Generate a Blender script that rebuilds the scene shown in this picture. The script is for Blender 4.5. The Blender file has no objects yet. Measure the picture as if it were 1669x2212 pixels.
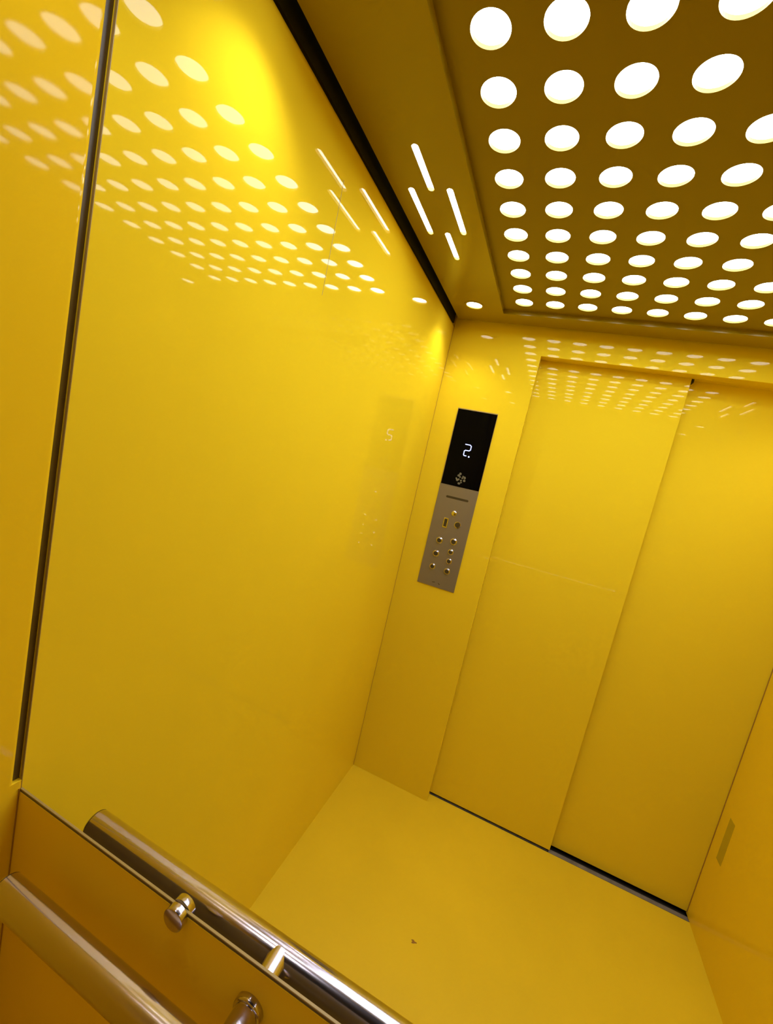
import bpy, bmesh, math
from mathutils import Matrix, Vector

scene = bpy.context.scene
COL = scene.collection

# ------------------------------------------------------------------ camera
F_PX = 915.77                       # focal length in pixels of the 1669 px wide frame
R = ((0.90975, 0.35481, 0.21557),   # camera right
     (0.24506, -0.03980, -0.96869), # camera down
     (-0.33512, 0.93409, -0.12316)) # camera forward
cam_data = bpy.data.cameras.new('camera')
cam_data.sensor_fit = 'HORIZONTAL'
cam_data.sensor_width = 36.0
cam_data.lens = F_PX * 36.0 / 1669.0
cam_data.clip_start = 0.01
cam = bpy.data.objects.new('camera', cam_data)
COL.objects.link(cam)
m = Matrix((( R[0][0], -R[1][0], -R[2][0]),
            ( R[0][1], -R[1][1], -R[2][1]),
            ( R[0][2], -R[1][2], -R[2][2]))).to_4x4()
m.translation = Vector((0.58718, -0.36844, 1.61724))
cam.matrix_world = m
scene.camera = cam

# ------------------------------------------------------------------ world, exposure
world = bpy.data.worlds.new('world')
scene.world = world
world.use_nodes = True
world.node_tree.nodes['Background'].inputs[0].default_value = (0.0, 0.0, 0.0, 1)
world.node_tree.nodes['Background'].inputs[1].default_value = 0.0
scene.view_settings.view_transform = 'Standard'
scene.view_settings.look = 'None'
scene.view_settings.gamma = 1
scene.view_settings.use_curve_mapping = False
scene.view_settings.exposure = 0.82

DISC_GLOW = 8.5       # round ceiling openings
SLOT_GLOW = 9.0
SPOT_GLOW = 10.0      # face of the corner downlights
SPOT_WATT = 3.0

# ------------------------------------------------------------------ dimensions (m)
W = 1.571             # car width
D = 1.623             # inner face of the front wall
HALF = 1.623          # the same depth behind the low panel
TOP = 2.47            # real ceiling above the canopy
ZC = 2.307            # underside of the canopy frame
ZP = 2.325            # underside of the perforated panel
ZM = 1.0435           # top edge of the low panel
XJ = 0.4144           # left jamb of the doorway
ZD = 2.1926           # head of the doorway
Y1 = 1.686            # face of the left door leaf
Y2 = 1.722            # face of the right door leaf

# ------------------------------------------------------------------ materials
def mat(name, color, rough=0.4, metal=0.0, ior=1.5, coat=0.0, coat_rough=0.02, emit=None, strength=0.0,
        noise=0.0, nscale=3.0, bump=0.0, bscale=8.0, brushed=None, rnoise=0.0):
    M = bpy.data.materials.new(name)
    M.use_nodes = True
    nt = M.node_tree
    b = nt.nodes['Principled BSDF']
    b.inputs['Base Color'].default_value = (*color, 1)
    b.inputs['Roughness'].default_value = rough
    b.inputs['Metallic'].default_value = metal
    b.inputs['IOR'].default_value = ior
    b.inputs['Coat Weight'].default_value = coat
    b.inputs['Coat Roughness'].default_value = coat_rough
    if emit:
        b.inputs['Emission Color'].default_value = (*emit, 1)
        b.inputs['Emission Strength'].default_value = strength
    tc = nt.nodes.new('ShaderNodeTexCoord')
    if noise:
        n = nt.nodes.new('ShaderNodeTexNoise')
        n.inputs['Scale'].default_value = nscale
        n.inputs['Detail'].default_value = 6
        nt.links.new(tc.outputs['Object'], n.inputs['Vector'])
        r = nt.nodes.new('ShaderNodeValToRGB')
        r.color_ramp.elements[0].position = 0.3
        r.color_ramp.elements[1].position = 0.7
        r.color_ramp.elements[0].color = (*[c * (1 - noise) for c in color], 1)
        r.color_ramp.elements[1].color = (*[min(1, c * (1 + noise)) for c in color], 1)
        nt.links.new(n.outputs['Fac'], r.inputs['Fac'])
        nt.links.new(r.outputs['Color'], b.inputs['Base Color'])
    if bump:
        n2 = nt.nodes.new('ShaderNodeTexNoise')
        n2.inputs['Scale'].default_value = bscale
        n2.inputs['Detail'].default_value = 2
        mp = nt.nodes.new('ShaderNodeMapping')
        if brushed:
            mp.inputs['Scale'].default_value = brushed
        nt.links.new(tc.outputs['Object'], mp.inputs['Vector'])
        nt.links.new(mp.outputs['Vector'], n2.inputs['Vector'])
        bp = nt.nodes.new('ShaderNodeBump')
        bp.inputs['Strength'].default_value = bump
        bp.inputs['Distance'].default_value = 0.002
        nt.links.new(n2.outputs['Fac'], bp.inputs['Height'])
        nt.links.new(bp.outputs['Normal'], b.inputs['Normal'])
        if coat:
            nt.links.new(bp.outputs['Normal'], b.inputs['Coat Normal'])
    if rnoise:
        n3 = nt.nodes.new('ShaderNodeTexNoise')
        n3.inputs['Scale'].default_value = 5
        nt.links.new(tc.outputs['Object'], n3.inputs['Vector'])
        mr = nt.nodes.new('ShaderNodeMapRange')
        mr.inputs['To Min'].default_value = rough * (1 - rnoise)
        mr.inputs['To Max'].default_value = rough * (1 + rnoise)
        nt.links.new(n3.outputs['Fac'], mr.inputs['Value'])
        nt.links.new(mr.outputs['Result'], b.inputs['Roughness'])
    return M

YEL = (0.87, 0.645, 0.022)
M_wall = mat('yellow_lacquer', YEL, rough=0.025, ior=1.27, bump=0.035, bscale=3.0, noise=0.02, nscale=2)  # greener than the nearer wall to carry the mirror's tint
M_near = mat('amber_lacquer', (0.88, 0.600, 0.016), rough=0.04, ior=1.24, bump=0.05, bscale=3.0)
M_low = mat('amber_low_panel_lacquer', (0.95, 0.64, 0.02), rough=0.10, ior=1.3, bump=0.05, bscale=3.0)
M_door = mat('yellow_door_lacquer', (0.85, 0.625, 0.022), rough=0.012, ior=1.29, bump=0.006, bscale=4.0)
M_canopy = mat('yellow_canopy_enamel_shaded', (0.31, 0.215, 0.006), rough=0.16, ior=1.5, noise=0.02)  # wall yellow darkened: the canopy's dim bounce light put into the colour
M_perf = mat('yellow_perforated_enamel_shaded', (0.27, 0.188, 0.006), rough=0.45, ior=1.4, noise=0.02)  # same yellow paint, darkened for the shaded panel face
M_floor = mat('yellow_vinyl', (0.76, 0.520, 0.014), rough=0.38, ior=1.4, noise=0.05, nscale=2.5, bump=0.05, bscale=60)
M_dark = mat('dark_gap', (0.012, 0.009, 0.006), rough=0.6)
M_channel = mat('dark_bronze_channel', (0.11, 0.075, 0.02), rough=0.3, noise=0.1, nscale=20)
M_lip = mat('pale_edge_trim', (0.36, 0.25, 0.08), rough=0.35, noise=0.05, nscale=30)
M_joint = mat('ochre_joint', (0.40, 0.20, 0.02), rough=0.5, noise=0.08, nscale=30)
M_chrome = mat('polished_steel', (0.53, 0.475, 0.57), rough=0.17, metal=1.0, coat=1.0, coat_rough=0.05, bump=0.03, bscale=40)
M_brushed = mat('brushed_steel', (0.27, 0.235, 0.185), rough=0.30, metal=0.45, bump=0.12, bscale=120, brushed=(0.1, 1, 4))
M_button = mat('button_steel', (0.72, 0.68, 0.80), rough=0.10, metal=1.0, bump=0.03)
M_sill = mat('grey_aluminium_sill', (0.20, 0.185, 0.18), rough=0.45, metal=0.3, noise=0.25, nscale=25)
M_glass = mat('black_display_glass', (0.001, 0.001, 0.002), rough=0.03, ior=1.15)
M_emblem = mat('grey_emblem_print', (0.16, 0.15, 0.11), rough=0.4, noise=0.3, nscale=60)
M_slotdark = mat('dark_recess', (0.05, 0.035, 0.012), rough=0.5)
M_digit = mat('display_digit_glow', (0.1, 0.12, 0.3), emit=(0.42, 0.48, 1.0), strength=1.3)
M_disc = mat('opal_diffuser_glow', (0.8, 0.8, 0.8), emit=(0.90, 0.97, 1.0), strength=DISC_GLOW)
M_slot = mat('opal_slot_glow', (0.8, 0.8, 0.8), emit=(1.0, 0.97, 0.92), strength=SLOT_GLOW)
M_spot = mat('downlight_glow', (0.8, 0.8, 0.8), emit=(0.93, 0.97, 1.0), strength=SPOT_GLOW)
M_stain = mat('brown_stain', (0.30, 0.13, 0.01), rough=0.6, noise=0.3, nscale=200)

# ------------------------------------------------------------------ helpers
def new_obj(name, bm, material, parent=None, smooth=False):
    me = bpy.data.meshes.new(name)
    bmesh.ops.recalc_face_normals(bm, faces=bm.faces[:])
    if smooth:
        for f in bm.faces:
            f.smooth = True
    bm.to_mesh(me)
    bm.free()
    me.materials.append(material)
    o = bpy.data.objects.new(name, me)
    COL.objects.link(o)
    if parent is not None:
        o.parent = parent
    if smooth:
        me.set_sharp_from_angle(angle=math.radians(40))
    return o

def add_box(bm, x0, x1, y0, y1, z0, z1, bevel=0.0, seg=2):
    r = bmesh.ops.create_cube(bm, size=1.0)
    vs = r['verts']
    for v in vs:
        v.co = Vector((x0 + (v.co.x + .5) * (x1 - x0), y0 + (v.co.y + .5) * (y1 - y0), z0 + (v.co.z + .5) * (z1 - z0)))
    if bevel:
        es = list({e for v in vs for e in v.link_edges})
        bmesh.ops.bevel(bm, geom=es, offset=bevel, segments=seg, affect='EDGES', profile=0.5)

def box(name, x0, x1, y0, y1, z0, z1, material, parent=None, bevel=0.0, seg=2):
    bm = bmesh.new()
    add_box(bm, x0, x1, y0, y1, z0, z1, bevel, seg)
    return new_obj(name, bm, material, parent)

def add_lathe(bm, profile, axis, origin, n=40):
    """profile = [(distance along axis, radius), ...] closed with caps."""
    ax = Vector(axis).normalized()
    u = ax.orthogonal().normalized()
    w = ax.cross(u)
    O = Vector(origin)
    rings = []
    for t, r in profile:
        if r < 1e-6:
            rings.append([bm.verts.new(O + ax * t)])
        else:
            rings.append([bm.verts.new(O + ax * t + (u * math.cos(a) + w * math.sin(a)) * r)
                          for a in (2 * math.pi * k / n for k in range(n))])
    for a, b in zip(rings, rings[1:]):
        for k in range(n):
            k2 = (k + 1) % n
            if len(a) == 1 and len(b) == 1:
                continue
            if len(a) == 1:
                bm.faces.new((a[0], b[k], b[k2]))
            elif len(b) == 1:
                bm.faces.new((a[k], b[0], a[k2]))
            else:
                bm.faces.new((a[k], b[k], b[k2], a[k2]))
    for ring, flip in ((rings[0], True), (rings[-1], False)):
        if len(ring) > 1:
            bm.faces.new(ring[::-1] if flip else ring)

def lathe(name, profile, axis, origin, material, parent=None, n=40):
    bm = bmesh.new()
    add_lathe(bm, profile, axis, origin, n)
    return new_obj(name, bm, material, parent, smooth=True)

def circle(cx, cy, r, n=40):
    return [(cx + r * math.cos(2 * math.pi * k / n), cy + r * math.sin(2 * math.pi * k / n)) for k in range(n)]

def stadium(cx, cy, length, width, n=8):
    r = width / 2
    h = length / 2 - r
    pts = [(cx + r * math.cos(math.pi * k / n), cy + h + r * math.sin(math.pi * k / n)) for k in range(n + 1)]
    pts += [(cx - r * math.cos(math.pi * k / n), cy - h - r * math.sin(math.pi * k / n)) for k in range(n + 1)]
    return pts

def plate(name, loops, z0, z1, material, parent=None, bevel=0.0):
    """flat plate with holes: first loop is the outline, the others are cut out."""
    cu = bpy.data.curves.new(name, 'CURVE')
    cu.dimensions = '2D'
    cu.fill_mode = 'BOTH'
    cu.extrude = (z1 - z0) / 2
    for lp in loops:
        s = cu.splines.new('POLY')
        s.points.add(len(lp) - 1)
        for p, (x, y) in zip(s.points, lp):
            p.co = (x, y, 0, 1)
        s.use_cyclic_u = True
    tmp = bpy.data.objects.new('tmp', cu)
    COL.objects.link(tmp)
    dg = bpy.context.evaluated_depsgraph_get()
    me = bpy.data.meshes.new_from_object(tmp.evaluated_get(dg))
    bpy.data.objects.remove(tmp)
    bpy.data.curves.remove(cu)
    me.transform(Matrix.Translation((0, 0, (z0 + z1) / 2)))
    me.name = name
    me.materials.clear()
    me.materials.append(material)
    for p in me.polygons:
        p.use_smooth = False
        p.material_index = 0
    o = bpy.data.objects.new(name, me)
    COL.objects.link(o)
    if parent is not None:
        o.parent = parent
    return o

def empty(name, loc):
    o = bpy.data.objects.new(name, None)
    COL.objects.link(o)
    o.location = loc
    o.empty_display_size = 0.05
    return o

def tag(o, label, cat, group=None):
    o['label'] = label
    o['category'] = cat
    if group:
        o['group'] = group
    return o

def structure(o, label=None, cat=None):
    o['kind'] = 'structure'
    if label:
        o['label'] = label
    if cat:
        o['category'] = cat
    return o

def local(o, parent):
    """keep a part built in world coordinates where it is under a moved parent."""
    o.parent = parent
    o.matrix_parent_inverse = Matrix.Translation(-Vector(parent.location))
    return o

# ------------------------------------------------------------------ the car shell
T = 0.04  # space beyond the low panel is a mirror reflection built as solid room
structure(box('floor', -T, W + T, -HALF - T, 1.680, -T, 0.0, M_floor),
          'yellow lift floor with a small brown stain', 'floor')
structure(box('ceiling', -T, W + T, -HALF - T, D + T, TOP, TOP + T, M_dark),
          'dark ceiling above the perforated canopy', 'ceiling')

# left wall reflection built solid, and the nearer left wall, mirror-edge gap between
bmw = bmesh.new()
add_box(bmw, -T, 0.0, 0.0008, D, 0.0, 2.294)
es = [e for e in bmw.edges if all(abs(v.co.z - 2.294) < 1e-5 and abs(v.co.x) < 1e-5 for v in e.verts)]
bmesh.ops.bevel(bmw, geom=es, offset=0.020, segments=8, affect='EDGES', profile=0.5)
structure(new_obj('wall_left', bmw, M_wall), 'glossy yellow left wall with reflections of the ceiling lights', 'wall')
bmw = bmesh.new()
add_box(bmw, -T, 0.0, -HALF, -0.0095, ZM + 0.012, 2.288)
es = [e for e in bmw.edges if all(abs(v.co.y + 0.0095) < 1e-5 and abs(v.co.x) < 1e-5 for v in e.verts)]
bmesh.ops.bevel(bmw, geom=es, offset=0.006, segments=6, affect='EDGES', profile=0.5)
add_box(bmw, -T, 0.0, -HALF, 0.0, 0.0, ZM + 0.012)
structure(new_obj('wall_left_near', bmw, M_near), 'amber strip of left wall nearest the viewer, left of the dark mirror-edge gap', 'wall')
structure(box('trim_1', -T, -0.007, -0.0110, 0.0, ZM + 0.012, 2.288, M_channel),
          'dark vertical gap along the mirror edge on the left wall', 'joint')
structure(box('trim_10', -T, -0.004, -0.0095, D, 2.2945, TOP, M_dark), 'black strip for the gap and canopy-edge shade atop the left wall', 'gap')  # black block stands in for the canopy-edge shade on the wall top
structure(box('trim_2', -0.004, 0.0004, 0.0, 0.0008, ZM, 2.288, M_lip), 'thin pale mirror edge along the dark vertical gap', 'trim')

structure(box('wall_right', W, W + T, -HALF - T, Y2 + 0.09, 0.0, TOP, M_near),
          'glossy amber right wall beside the doors', 'wall')
structure(box('wall_rear', -T, W, -HALF - T, -HALF, 0.0, TOP, M_wall), 'yellow wall behind the viewer', 'wall')

# front wall: pier left of the doorway and lintel above it
bm = bmesh.new()
add_box(bm, -T, XJ, D, Y1 - 0.0015, -0.02, TOP, 0.0012)
add_box(bm, XJ - 0.002, W, D, Y1 - 0.0015, ZD, TOP, 0.0012)
add_box(bm, 1.0045, W, Y1 - 0.002, Y2 - 0.0015, ZD, TOP)
structure(new_obj('wall_front', bm, M_door), 'yellow front wall around the doorway, holding the control panel', 'wall')

# corner joint lines
structure(box('trim_3', 0.0, 0.0016, D - 0.0016, D, 0.0, TOP, M_joint), 'thin corner line left of the control panel', 'trim')
structure(box('trim_4', W - 0.002, W, Y2 - 0.004, Y2 - 0.0005, 0.01, ZD, M_joint), 'thin corner line right of the doors', 'trim')

# wall panel below the mirror; two-tone top edge stands for the mirror edge
structure(box('wall_low_dark_sheet', 0.0008, W, 0.0004, 0.0016, 0.0, ZM - 0.002, M_channel), 'dark back of the waist-high panel', 'wall')  # added sheet that gives the far rail its dark reflected strip
structure(box('wall_low', 0.0008, W, -0.0016, 0.0003, 0.0, ZM - 0.0052, M_low),
          'amber waist-high wall panel between the two handrails', 'wall')
structure(box('trim_5', 0.0008, W, -0.0010, 0.0003, ZM - 0.0052, ZM - 0.0018, M_channel), 'dark line under the top edge of the low panel', 'trim')
structure(box('trim_6', 0.0008, W, -0.0014, 0.0016, ZM - 0.0018, ZM, M_lip, bevel=0.0004), 'pale lower mirror edge along the top of the low panel', 'trim')
structure(box('trim_7', 0.0, 0.0016, -0.0030, -0.0017, 0.0, ZM, M_joint), 'thin corner line left of the low panel', 'trim')

# fine vertical seam high on the left wall
structure(box('trim_8', 0.0, 0.0003, 0.5140, 0.5152, 1.95, 2.20, M_lip), 'hairline seam high on the left wall', 'trim')

# ------------------------------------------------------------------ doors and sill
bm = bmesh.new()
add_box(bm, XJ - 0.03, 1.003, Y1, Y1 + 0.024, 0.008, ZD + 0.02, 0.0012)
structure(new_obj('door_1', bm, M_door), 'left leaf of the yellow sliding lift door, standing slightly forward', 'door')
bm = bmesh.new()
add_box(bm, 0.960, W - 0.001, Y2, Y2 + 0.024, 0.008, ZD + 0.02, 0.0012)
structure(new_obj('door_2', bm, M_door), 'right leaf of the yellow sliding lift door, set further back', 'door')
structure(box('wall_behind_doors', -T, W + T, Y2 + 0.09, Y2 + 0.11, -0.03, TOP, M_dark), 'dark lift shaft behind the doors', 'wall')
# dark notch of the door track at the head of the left leaf
structure(box('trim_9', 1.0035, 1.013, Y1 + 0.004, Y2 - 0.001, ZD - 0.014, ZD, M_dark), 'small dark notch at the top of the door seam', 'trim')
sill = empty('door_sill', ((XJ + W) / 2, 1.70, -0.003))
tag(sill, 'grey metal door sill with black track along the foot of the doors', 'door sill')
local(box('sill_base', XJ, W, 1.680, 1.80, -0.03, -0.012, M_dark), sill)
local(box('sill_strip', 0.998, W, 1.684, 1.706, -0.012, -0.001, M_sill, bevel=0.001), sill)
local(box('sill_strip', XJ, 0.996, 1.690, 1.71, -0.012, -0.001, M_sill, bevel=0.001), sill)

# ------------------------------------------------------------------ canopy
GAP = 0.020
XI = 0.235            # inner edge of the side borders
YI0, YI1 = 0.125, 1.492
HX0, HS = 0.3195, 0.1165
HY0 = 1.411
HR = 0.0335
NX, NY = 9, 11
SLOTS = [(0.126, 0.645, 0.158), (0.0715, 0.815, 0.212), (0.1745, 0.817, 0.206), (0.1235, 0.989, 0.158)]
SPOTS = [(0.121, 1.430), (0.121, 0.205)]
RS = 0.036

def canopy(label):
    t = empty('ceiling_canopy', (W / 2, D / 2, ZC))
    tag(t, label, 'ceiling canopy', 'perforated ceiling canopies')
    rim_in = [(XI, YI0), (W - XI, YI0), (W - XI, YI1), (XI, YI1)]
    loops = [[(GAP, 0.004), (W - GAP, 0.004), (W - GAP, 1.603), (GAP, 1.603)], rim_in]
    for sx in (0, 1):
        for cx, cy, ln in SLOTS:
            loops.append(stadium(W - cx if sx else cx, cy, ln, 0.0165))
        for cx, cy in SPOTS:
            loops.append(circle(W - cx if sx else cx, cy, RS + 0.003))
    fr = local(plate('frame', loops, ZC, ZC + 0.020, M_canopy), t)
    holes = [[(XI - 0.004, YI0 - 0.004), (W - XI + 0.004, YI0 - 0.004), (W - XI + 0.004, YI1 + 0.004), (XI - 0.004, YI1 + 0.004)]]
    spots = [(HX0 + i * HS, HY0 - j * HS) for i in range(NX) for j in range(NY)]
    for cx, cy in spots:
        holes.append(circle(cx, cy, HR))
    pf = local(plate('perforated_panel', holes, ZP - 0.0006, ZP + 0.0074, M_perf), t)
    # opal disc in every hole (sub-parts of the panel)
    first = None
    for cx, cy in spots:
        if first is None:
            bm = bmesh.new()
            add_lathe(bm, [(0.0, HR - 0.0012), (0.0012, HR + 0.0001), (0.004, HR + 0.0001)], (0, 0, 1), (0, 0, 0), 40)
            first = new_obj('light_disc', bm, M_disc)
            d = first
        else:
            d = first.copy()
            COL.objects.link(d)
        d.parent = pf
        d.location = (cx, cy, ZP + 0.0055)
    for sx in (0, 1):
        for cx, cy, ln in SLOTS:
            lp = stadium(W - cx if sx else cx, cy, ln - 0.0006, 0.0159)
            local(plate('slot_light', [lp], ZC + 0.0085, ZC + 0.014, M_slot), t)
    # dark lining over the canopy: no light leaks into the gap
    local(box('cover', GAP + 0.004, W - GAP - 0.004, 0.008, 1.600, ZP + 0.012, ZP + 0.030, M_dark), t)
    return t

c1 = canopy('yellow ceiling canopy perforated with a grid of glowing round holes and four slots')

def copy_tree(o, parent=None):
    c = o.copy()
    COL.objects.link(c)
    if parent is not None:
        c.parent = parent
    for ch in list(o.children):
        copy_tree(ch, c)
    return c
c2 = copy_tree(c1)
c2.rotation_euler = (0, 0, math.pi)
c2.location = (W / 2, -D / 2, ZC)
c2['label'] = 'second perforated yellow canopy, above and behind the viewer'

# corner downlights: ring + glowing lens, each with its own lamp
def downlight(x, y, label):
    t = empty('downlight', (x, y, ZC))
    tag(t, label, 'downlight', 'round downlights in the canopy borders')
    bm = bmesh.new()
    n = 40
    prof = [(RS + 0.007, 0.0), (RS + 0.006, -0.0018), (RS - 0.002, -0.0022), (RS - 0.004, 0.0), (RS - 0.004, 0.010), (RS + 0.002, 0.010), (RS + 0.002, 0.0)]
    rings = [[bm.verts.new((r * math.cos(2 * math.pi * k / n), r * math.sin(2 * math.pi * k / n), z)) for k in range(n)] for r, z in prof]
    for a, b in zip(rings, rings[1:] + rings[:1]):
        for k in range(n):
            bm.faces.new((a[k], a[(k + 1) % n], b[(k + 1) % n], b[k]))
    new_obj('ring', bm, M_canopy, t, smooth=True)
    lathe('lens', [(0.0, RS - 0.0042), (0.004, RS - 0.0042)], (0, 0, 1), (0, 0, 0.0055), M_spot, t)
    ld = bpy.data.lights.new('downlight_lamp', 'SPOT')
    ld.energy = SPOT_WATT
    ld.spot_size = math.radians(112)
    ld.spot_blend = 0.9
    ld.color = (1.0, 0.97, 0.9)
    ld.shadow_soft_size = 0.015
    lo = bpy.data.objects.new('downlight_lamp', ld)
    COL.objects.link(lo)
    lo.parent = t
    lo.location = (0, 0, -0.004)
    return t
labs = {(0, 0, 0): 'bright round downlight in the canopy corner above the control panel',
        (0, 1, 0): 'round downlight above the left wall, just above the top edge of the photo',
        (1, 0, 0): 'round downlight in the canopy corner above the right end of the doors',
        (1, 1, 0): 'round downlight in the canopy over the right wall, nearer the viewer',
        (0, 0, 1): 'rear left round downlight, furthest behind the viewer',
        (0, 1, 1): 'left round downlight just behind the viewer',
        (1, 0, 1): 'rear right round downlight, furthest behind the viewer',
        (1, 1, 1): 'right round downlight just behind the viewer'}
for (sx, k, back), lab in labs.items():
    x, y = SPOTS[k]
    downlight(W - x if sx else x, -y if back else y, lab)

# ------------------------------------------------------------------ control panel
PX0, PX1, PZ0, PZ1, PZS = 0.1085, 0.2955, 1.0625, 1.9190, 1.5580
cp = empty('control_panel', ((PX0 + PX1) / 2, D, PZ0))
tag(cp, 'tall lift control panel with black display over brushed steel button plate', 'control panel')
local(box('faceplate', PX0, PX1, D - 0.0035, D, PZ0, PZS, M_brushed, bevel=0.0007), cp)
local(box('display_frame', PX0, PX1, D - 0.0030, D, PZS + 0.0005, PZ1, M_lip, bevel=0.0008), cp)
scr = local(box('display_screen', PX0 + 0.0030, PX1 - 0.0015, D - 0.0042, D - 0.0025, PZS + 0.001, PZ1 - 0.0045, M_glass, bevel=0.0006), cp)

def strokes(name, polylines, w, y, material, parent, th=0.0006):
    bm = bmesh.new()
    for pl in polylines:
        for (xa, za), (xb, zb) in zip(pl, pl[1:]):
            dx, dz = xb - xa, zb - za
            L = math.hypot(dx, dz)
            px, pz = -dz / L * w / 2, dx / L * w / 2
            ex, ez = dx / L * w * .3, dz / L * w * .3
            q = [(xa - ex + px, za - ez + pz), (xb + ex + px, zb + ez + pz), (xb + ex - px, zb + ez - pz), (xa - ex - px, za - ez - pz)]
            lo = [bm.verts.new((a, y, b)) for a, b in q]
            hi = [bm.verts.new((a, y - th, b)) for a, b in q]
            bm.faces.new(lo)
            bm.faces.new(hi[::-1])
            for k in range(4):
                bm.faces.new((lo[k], lo[(k + 1) % 4], hi[(k + 1) % 4], hi[k]))
    return local(new_obj(name, bm, material), parent)

# seven-segment 2 with its point (segments: top, upper right, middle, lower left, bottom)
strokes('floor_number', [[(0.1835, 1.7590), (0.2055, 1.7590), (0.2120, 1.7540), (0.2120, 1.7375), (0.2065, 1.7320), (0.1900, 1.7320),
                          (0.1850, 1.7280), (0.1850, 1.7110), (0.1880, 1.7070), (0.1985, 1.7070)]], 0.0040, D - 0.0042, M_digit, cp)
bm = bmesh.new()
add_lathe(bm, [(0, 0.0038), (0.0006, 0.0038)], (0, -1, 0), (0.2115, D - 0.0042, 1.7050), 16)
local(new_obj('floor_number_point', bm, M_digit), cp)
# round grey emblem made of petals low on the display
bm = bmesh.new()
ecx, ecz = 0.198, 1.598
for k in range(9):
    a = 2 * math.pi * k / 9 + 0.3 + 0.12 * (-1) ** k
    ca, sa = math.cos(a), math.sin(a)
    for rad, ln, wd in (((0.020, 0.016, 0.023, 0.018)[k % 4], (0.0066, 0.0045, 0.0058)[k % 3], (0.0052, 0.0034, 0.0060)[k % 3]),):
        ring = []
        for q in range(14):
            t = 2 * math.pi * q / 14
            u, v = ln * math.cos(t), wd * math.sin(t)
            rr = rad + v
            ring.append((ecx + rr * ca - u * sa, ecz + rr * sa + u * ca))
        lo = [bm.verts.new((x, D - 0.0042, z)) for x, z in ring]
        hi = [bm.verts.new((x, D - 0.0046, z)) for x, z in ring]
        bm.faces.new(hi)
        for q in range(14):
            bm.faces.new((lo[q], lo[(q + 1) % 14], hi[(q + 1) % 14], hi[q]))
for k in range(4):
    a = 2 * math.pi * k / 4 + 0.5
    add_lathe(bm, [(0, 0.0045), (0.0004, 0.0045)], (0, -1, 0), (ecx + 0.009 * math.cos(a), D - 0.0042, ecz + 0.009 * math.sin(a)), 8)
local(new_obj('emblem', bm, M_emblem), cp)

YF = D - 0.0035
def disc(name, x, z, prof, material, n=28):
    bm = bmesh.new()
    add_lathe(bm, prof, (0, -1, 0), (x, YF, z), n)
    return local(new_obj(name, bm, material, smooth=True), cp)
# speaker slot
bm = bmesh.new()
vs = [(0.156, 1.5035), (0.254, 1.5035)]
n = 10
r = 0.0052
ring = [(0.254 + r * math.sin(math.pi * k / n), 1.5035 + r * math.cos(math.pi * k / n)) for k in range(n + 1)]
ring += [(0.156 - r * math.sin(math.pi * k / n), 1.5035 - r * math.cos(math.pi * k / n)) for k in range(n + 1)]
lo = [bm.verts.new((x, YF + 0.0005, z)) for x, z in ring]
hi = [bm.verts.new((x, YF - 0.0003, z)) for x, z in ring]
bm.faces.new(hi)
for k in range(len(ring)):
    k2 = (k + 1) % len(ring)
    bm.faces.new((lo[k], lo[k2], hi[k2], hi[k]))
local(new_obj('speaker_slot', bm, M_slotdark), cp)

def button(x, z, r):
    ring_ = disc('button', x, z, [(0, r + 0.0022), (0.0012, r + 0.0022), (0.0022, r + 0.0010), (0.0010, r - 0.0004), (0.0010, r - 0.0012),
                                  (0.0038, r - 0.0018), (0.0052, r * 0.72), (0.0058, r * 0.35), (0.0059, 0)], M_button)
    face = lathe('button_face', [(0.0055, r * 0.80), (0.0068, r * 0.74), (0.0062, r * 0.4), (0.0060, 0)], (0, -1, 0), (x, YF, z), M_slotdark, n=24)
    face.parent = ring_
    return ring_
disc('call_button', 0.2069, 1.4315, [(0, 0.0135), (0.0015, 0.0130), (0.0035, 0.0105), (0.0045, 0.006), (0.0047, 0)], M_button)
# key switch: recessed rectangle in a bright frame
fr = local(box('key_switch', 0.1665, 0.1890, D - 0.0055, D - 0.0034, 1.3560, 1.4040, M_button, bevel=0.0008), cp)
local(box('key_switch_slot', 0.1705, 0.1845, D - 0.0060, D - 0.0040, 1.3610, 1.3985, M_slotdark, bevel=0.0006), cp)
# round key lock
disc('key_lock', 0.2365, 1.3830, [(0, 0.0160), (0.0018, 0.0155), (0.0022, 0.0135), (0.0012, 0.0130), (0.0012, 0)], M_button)
disc('lock_core', 0.2365, 1.3830, [(0.0013, 0.0125), (0.0020, 0.0120), (0.0020, 0)], M_slotdark)
for x, z, r in [(0.1690, 1.2900, 0.0135), (0.2370, 1.3010, 0.0140), (0.1672, 1.2240, 0.0135), (0.2350, 1.2490, 0.0115),
                (0.1655, 1.1580, 0.0120), (0.2375, 1.2035, 0.0115), (0.2395, 1.1540, 0.0125)]:
    button(x, z, r)
strokes('engraved_marks', [[(0.183, 1.0835), (0.194, 1.0860)], [(0.213, 1.0850), (0.219, 1.0800)]], 0.003, YF, M_slotdark, cp, 0.0003)

# narrow darker strip low on the right wall
tag(box('darker_strip', W - 0.0010, W, 1.612, 1.656, 0.335, 0.520, mat('olive_strip', (0.50, 0.37, 0.012), rough=0.25, noise=0.05), bevel=0.0004),
    'narrow olive vertical strip low on the right wall beside the doors', 'strip')

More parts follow.
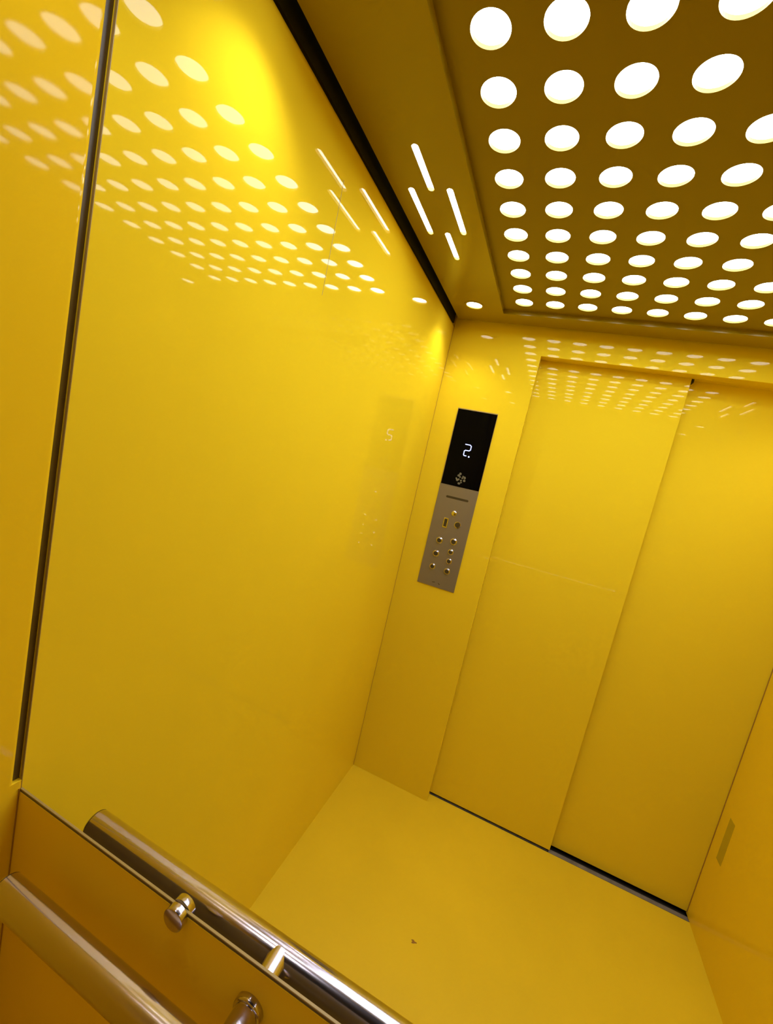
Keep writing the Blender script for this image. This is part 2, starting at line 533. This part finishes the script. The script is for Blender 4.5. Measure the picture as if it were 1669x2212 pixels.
# floor marks
bm = bmesh.new()
ring = []
for k in range(18):
    a = 2 * math.pi * k / 18
    rr = 0.0055 * (1 + 0.35 * math.sin(3 * a + 1) + 0.2 * math.sin(5 * a))
    ring.append(bm.verts.new((0.545 + rr * 1.5 * math.cos(a), 0.989 + rr * math.sin(a), 0.0006)))
bm.faces.new(ring)
ext = bmesh.ops.extrude_face_region(bm, geom=bm.faces[:])
for v in ext['geom']:
    if isinstance(v, bmesh.types.BMVert):
        v.co.z = 0.0001
tag(new_obj('floor_stain', bm, M_stain), 'small brown stain on the yellow floor', 'stain')

# ------------------------------------------------------------------ handrails
RR = 0.0193
ZR = 0.984
YR = 0.058
def handrail(side, label):
    y = YR * side
    x0, x1 = 0.0855, W - 0.0855
    t = empty('handrail', (x0, y, ZR))
    tag(t, label, 'handrail', 'steel handrails either side of the low panel')
    local(lathe('tube', [(0.0008, RR), (x1 - x0 - 0.0008, RR)], (1, 0, 0), (x0, y, ZR), M_chrome, n=72), t)
    for xa, s in ((x0, 1), (x1, -1)):
        local(lathe('end_cap', [(0.0, RR), (-0.001 , RR - 0.0002), (-0.0025, RR - 0.0018), (-0.0032, RR - 0.005), (-0.0034, 0)],
                    (s, 0, 0), (xa, y, ZR), M_chrome, n=48), t)
    for xb in (0.425, W - 0.425):
        br = local(lathe('bracket', [(0.0016, 0.0152), (YR - 0.012, 0.0152), (YR - 0.004, 0.0158)], (0, side, 0), (xb, 0, ZR + 0.004), M_chrome, n=40), t)
        ro = lathe('rosette', [(0.0016, 0.0185), (0.007, 0.0185), (0.0088, 0.0176), (0.0096, 0.0166), (0.0096, 0.0150)],
                   (0, side, 0), (xb, 0, ZR + 0.004), M_chrome, n=40)
        ro.parent = br
    return t
handrail(1, 'mirror image of the polished steel handrail, built solid behind the low panel, crossing in front of the floor')
handrail(-1, 'polished steel handrail in the bottom left corner, in front of the low amber panel')

# mirror standoff bolt at the top edge of the low panel
sb = empty('standoff_bolt', (0.309, 0, ZM - 0.008))
tag(sb, 'small round chrome bolt on the top edge of the low panel', 'bolt')
bx, bz = 0.3085, ZM - 0.0085
PROF = [(0.0018, 0.0090), (0.0018, 0.0142), (0.0100, 0.0142), (0.0106, 0.0138), (0.0108, 0.0130), (0.0108, 0)]
local(lathe('cap', PROF, (0, -1, 0), (bx, 0, bz), M_chrome, n=48), sb)
local(lathe('cap_reflection', PROF, (0, 1, 0), (bx, 0, bz), M_chrome, n=48), sb)  # reflection of the cap in the mirror, built as a solid part
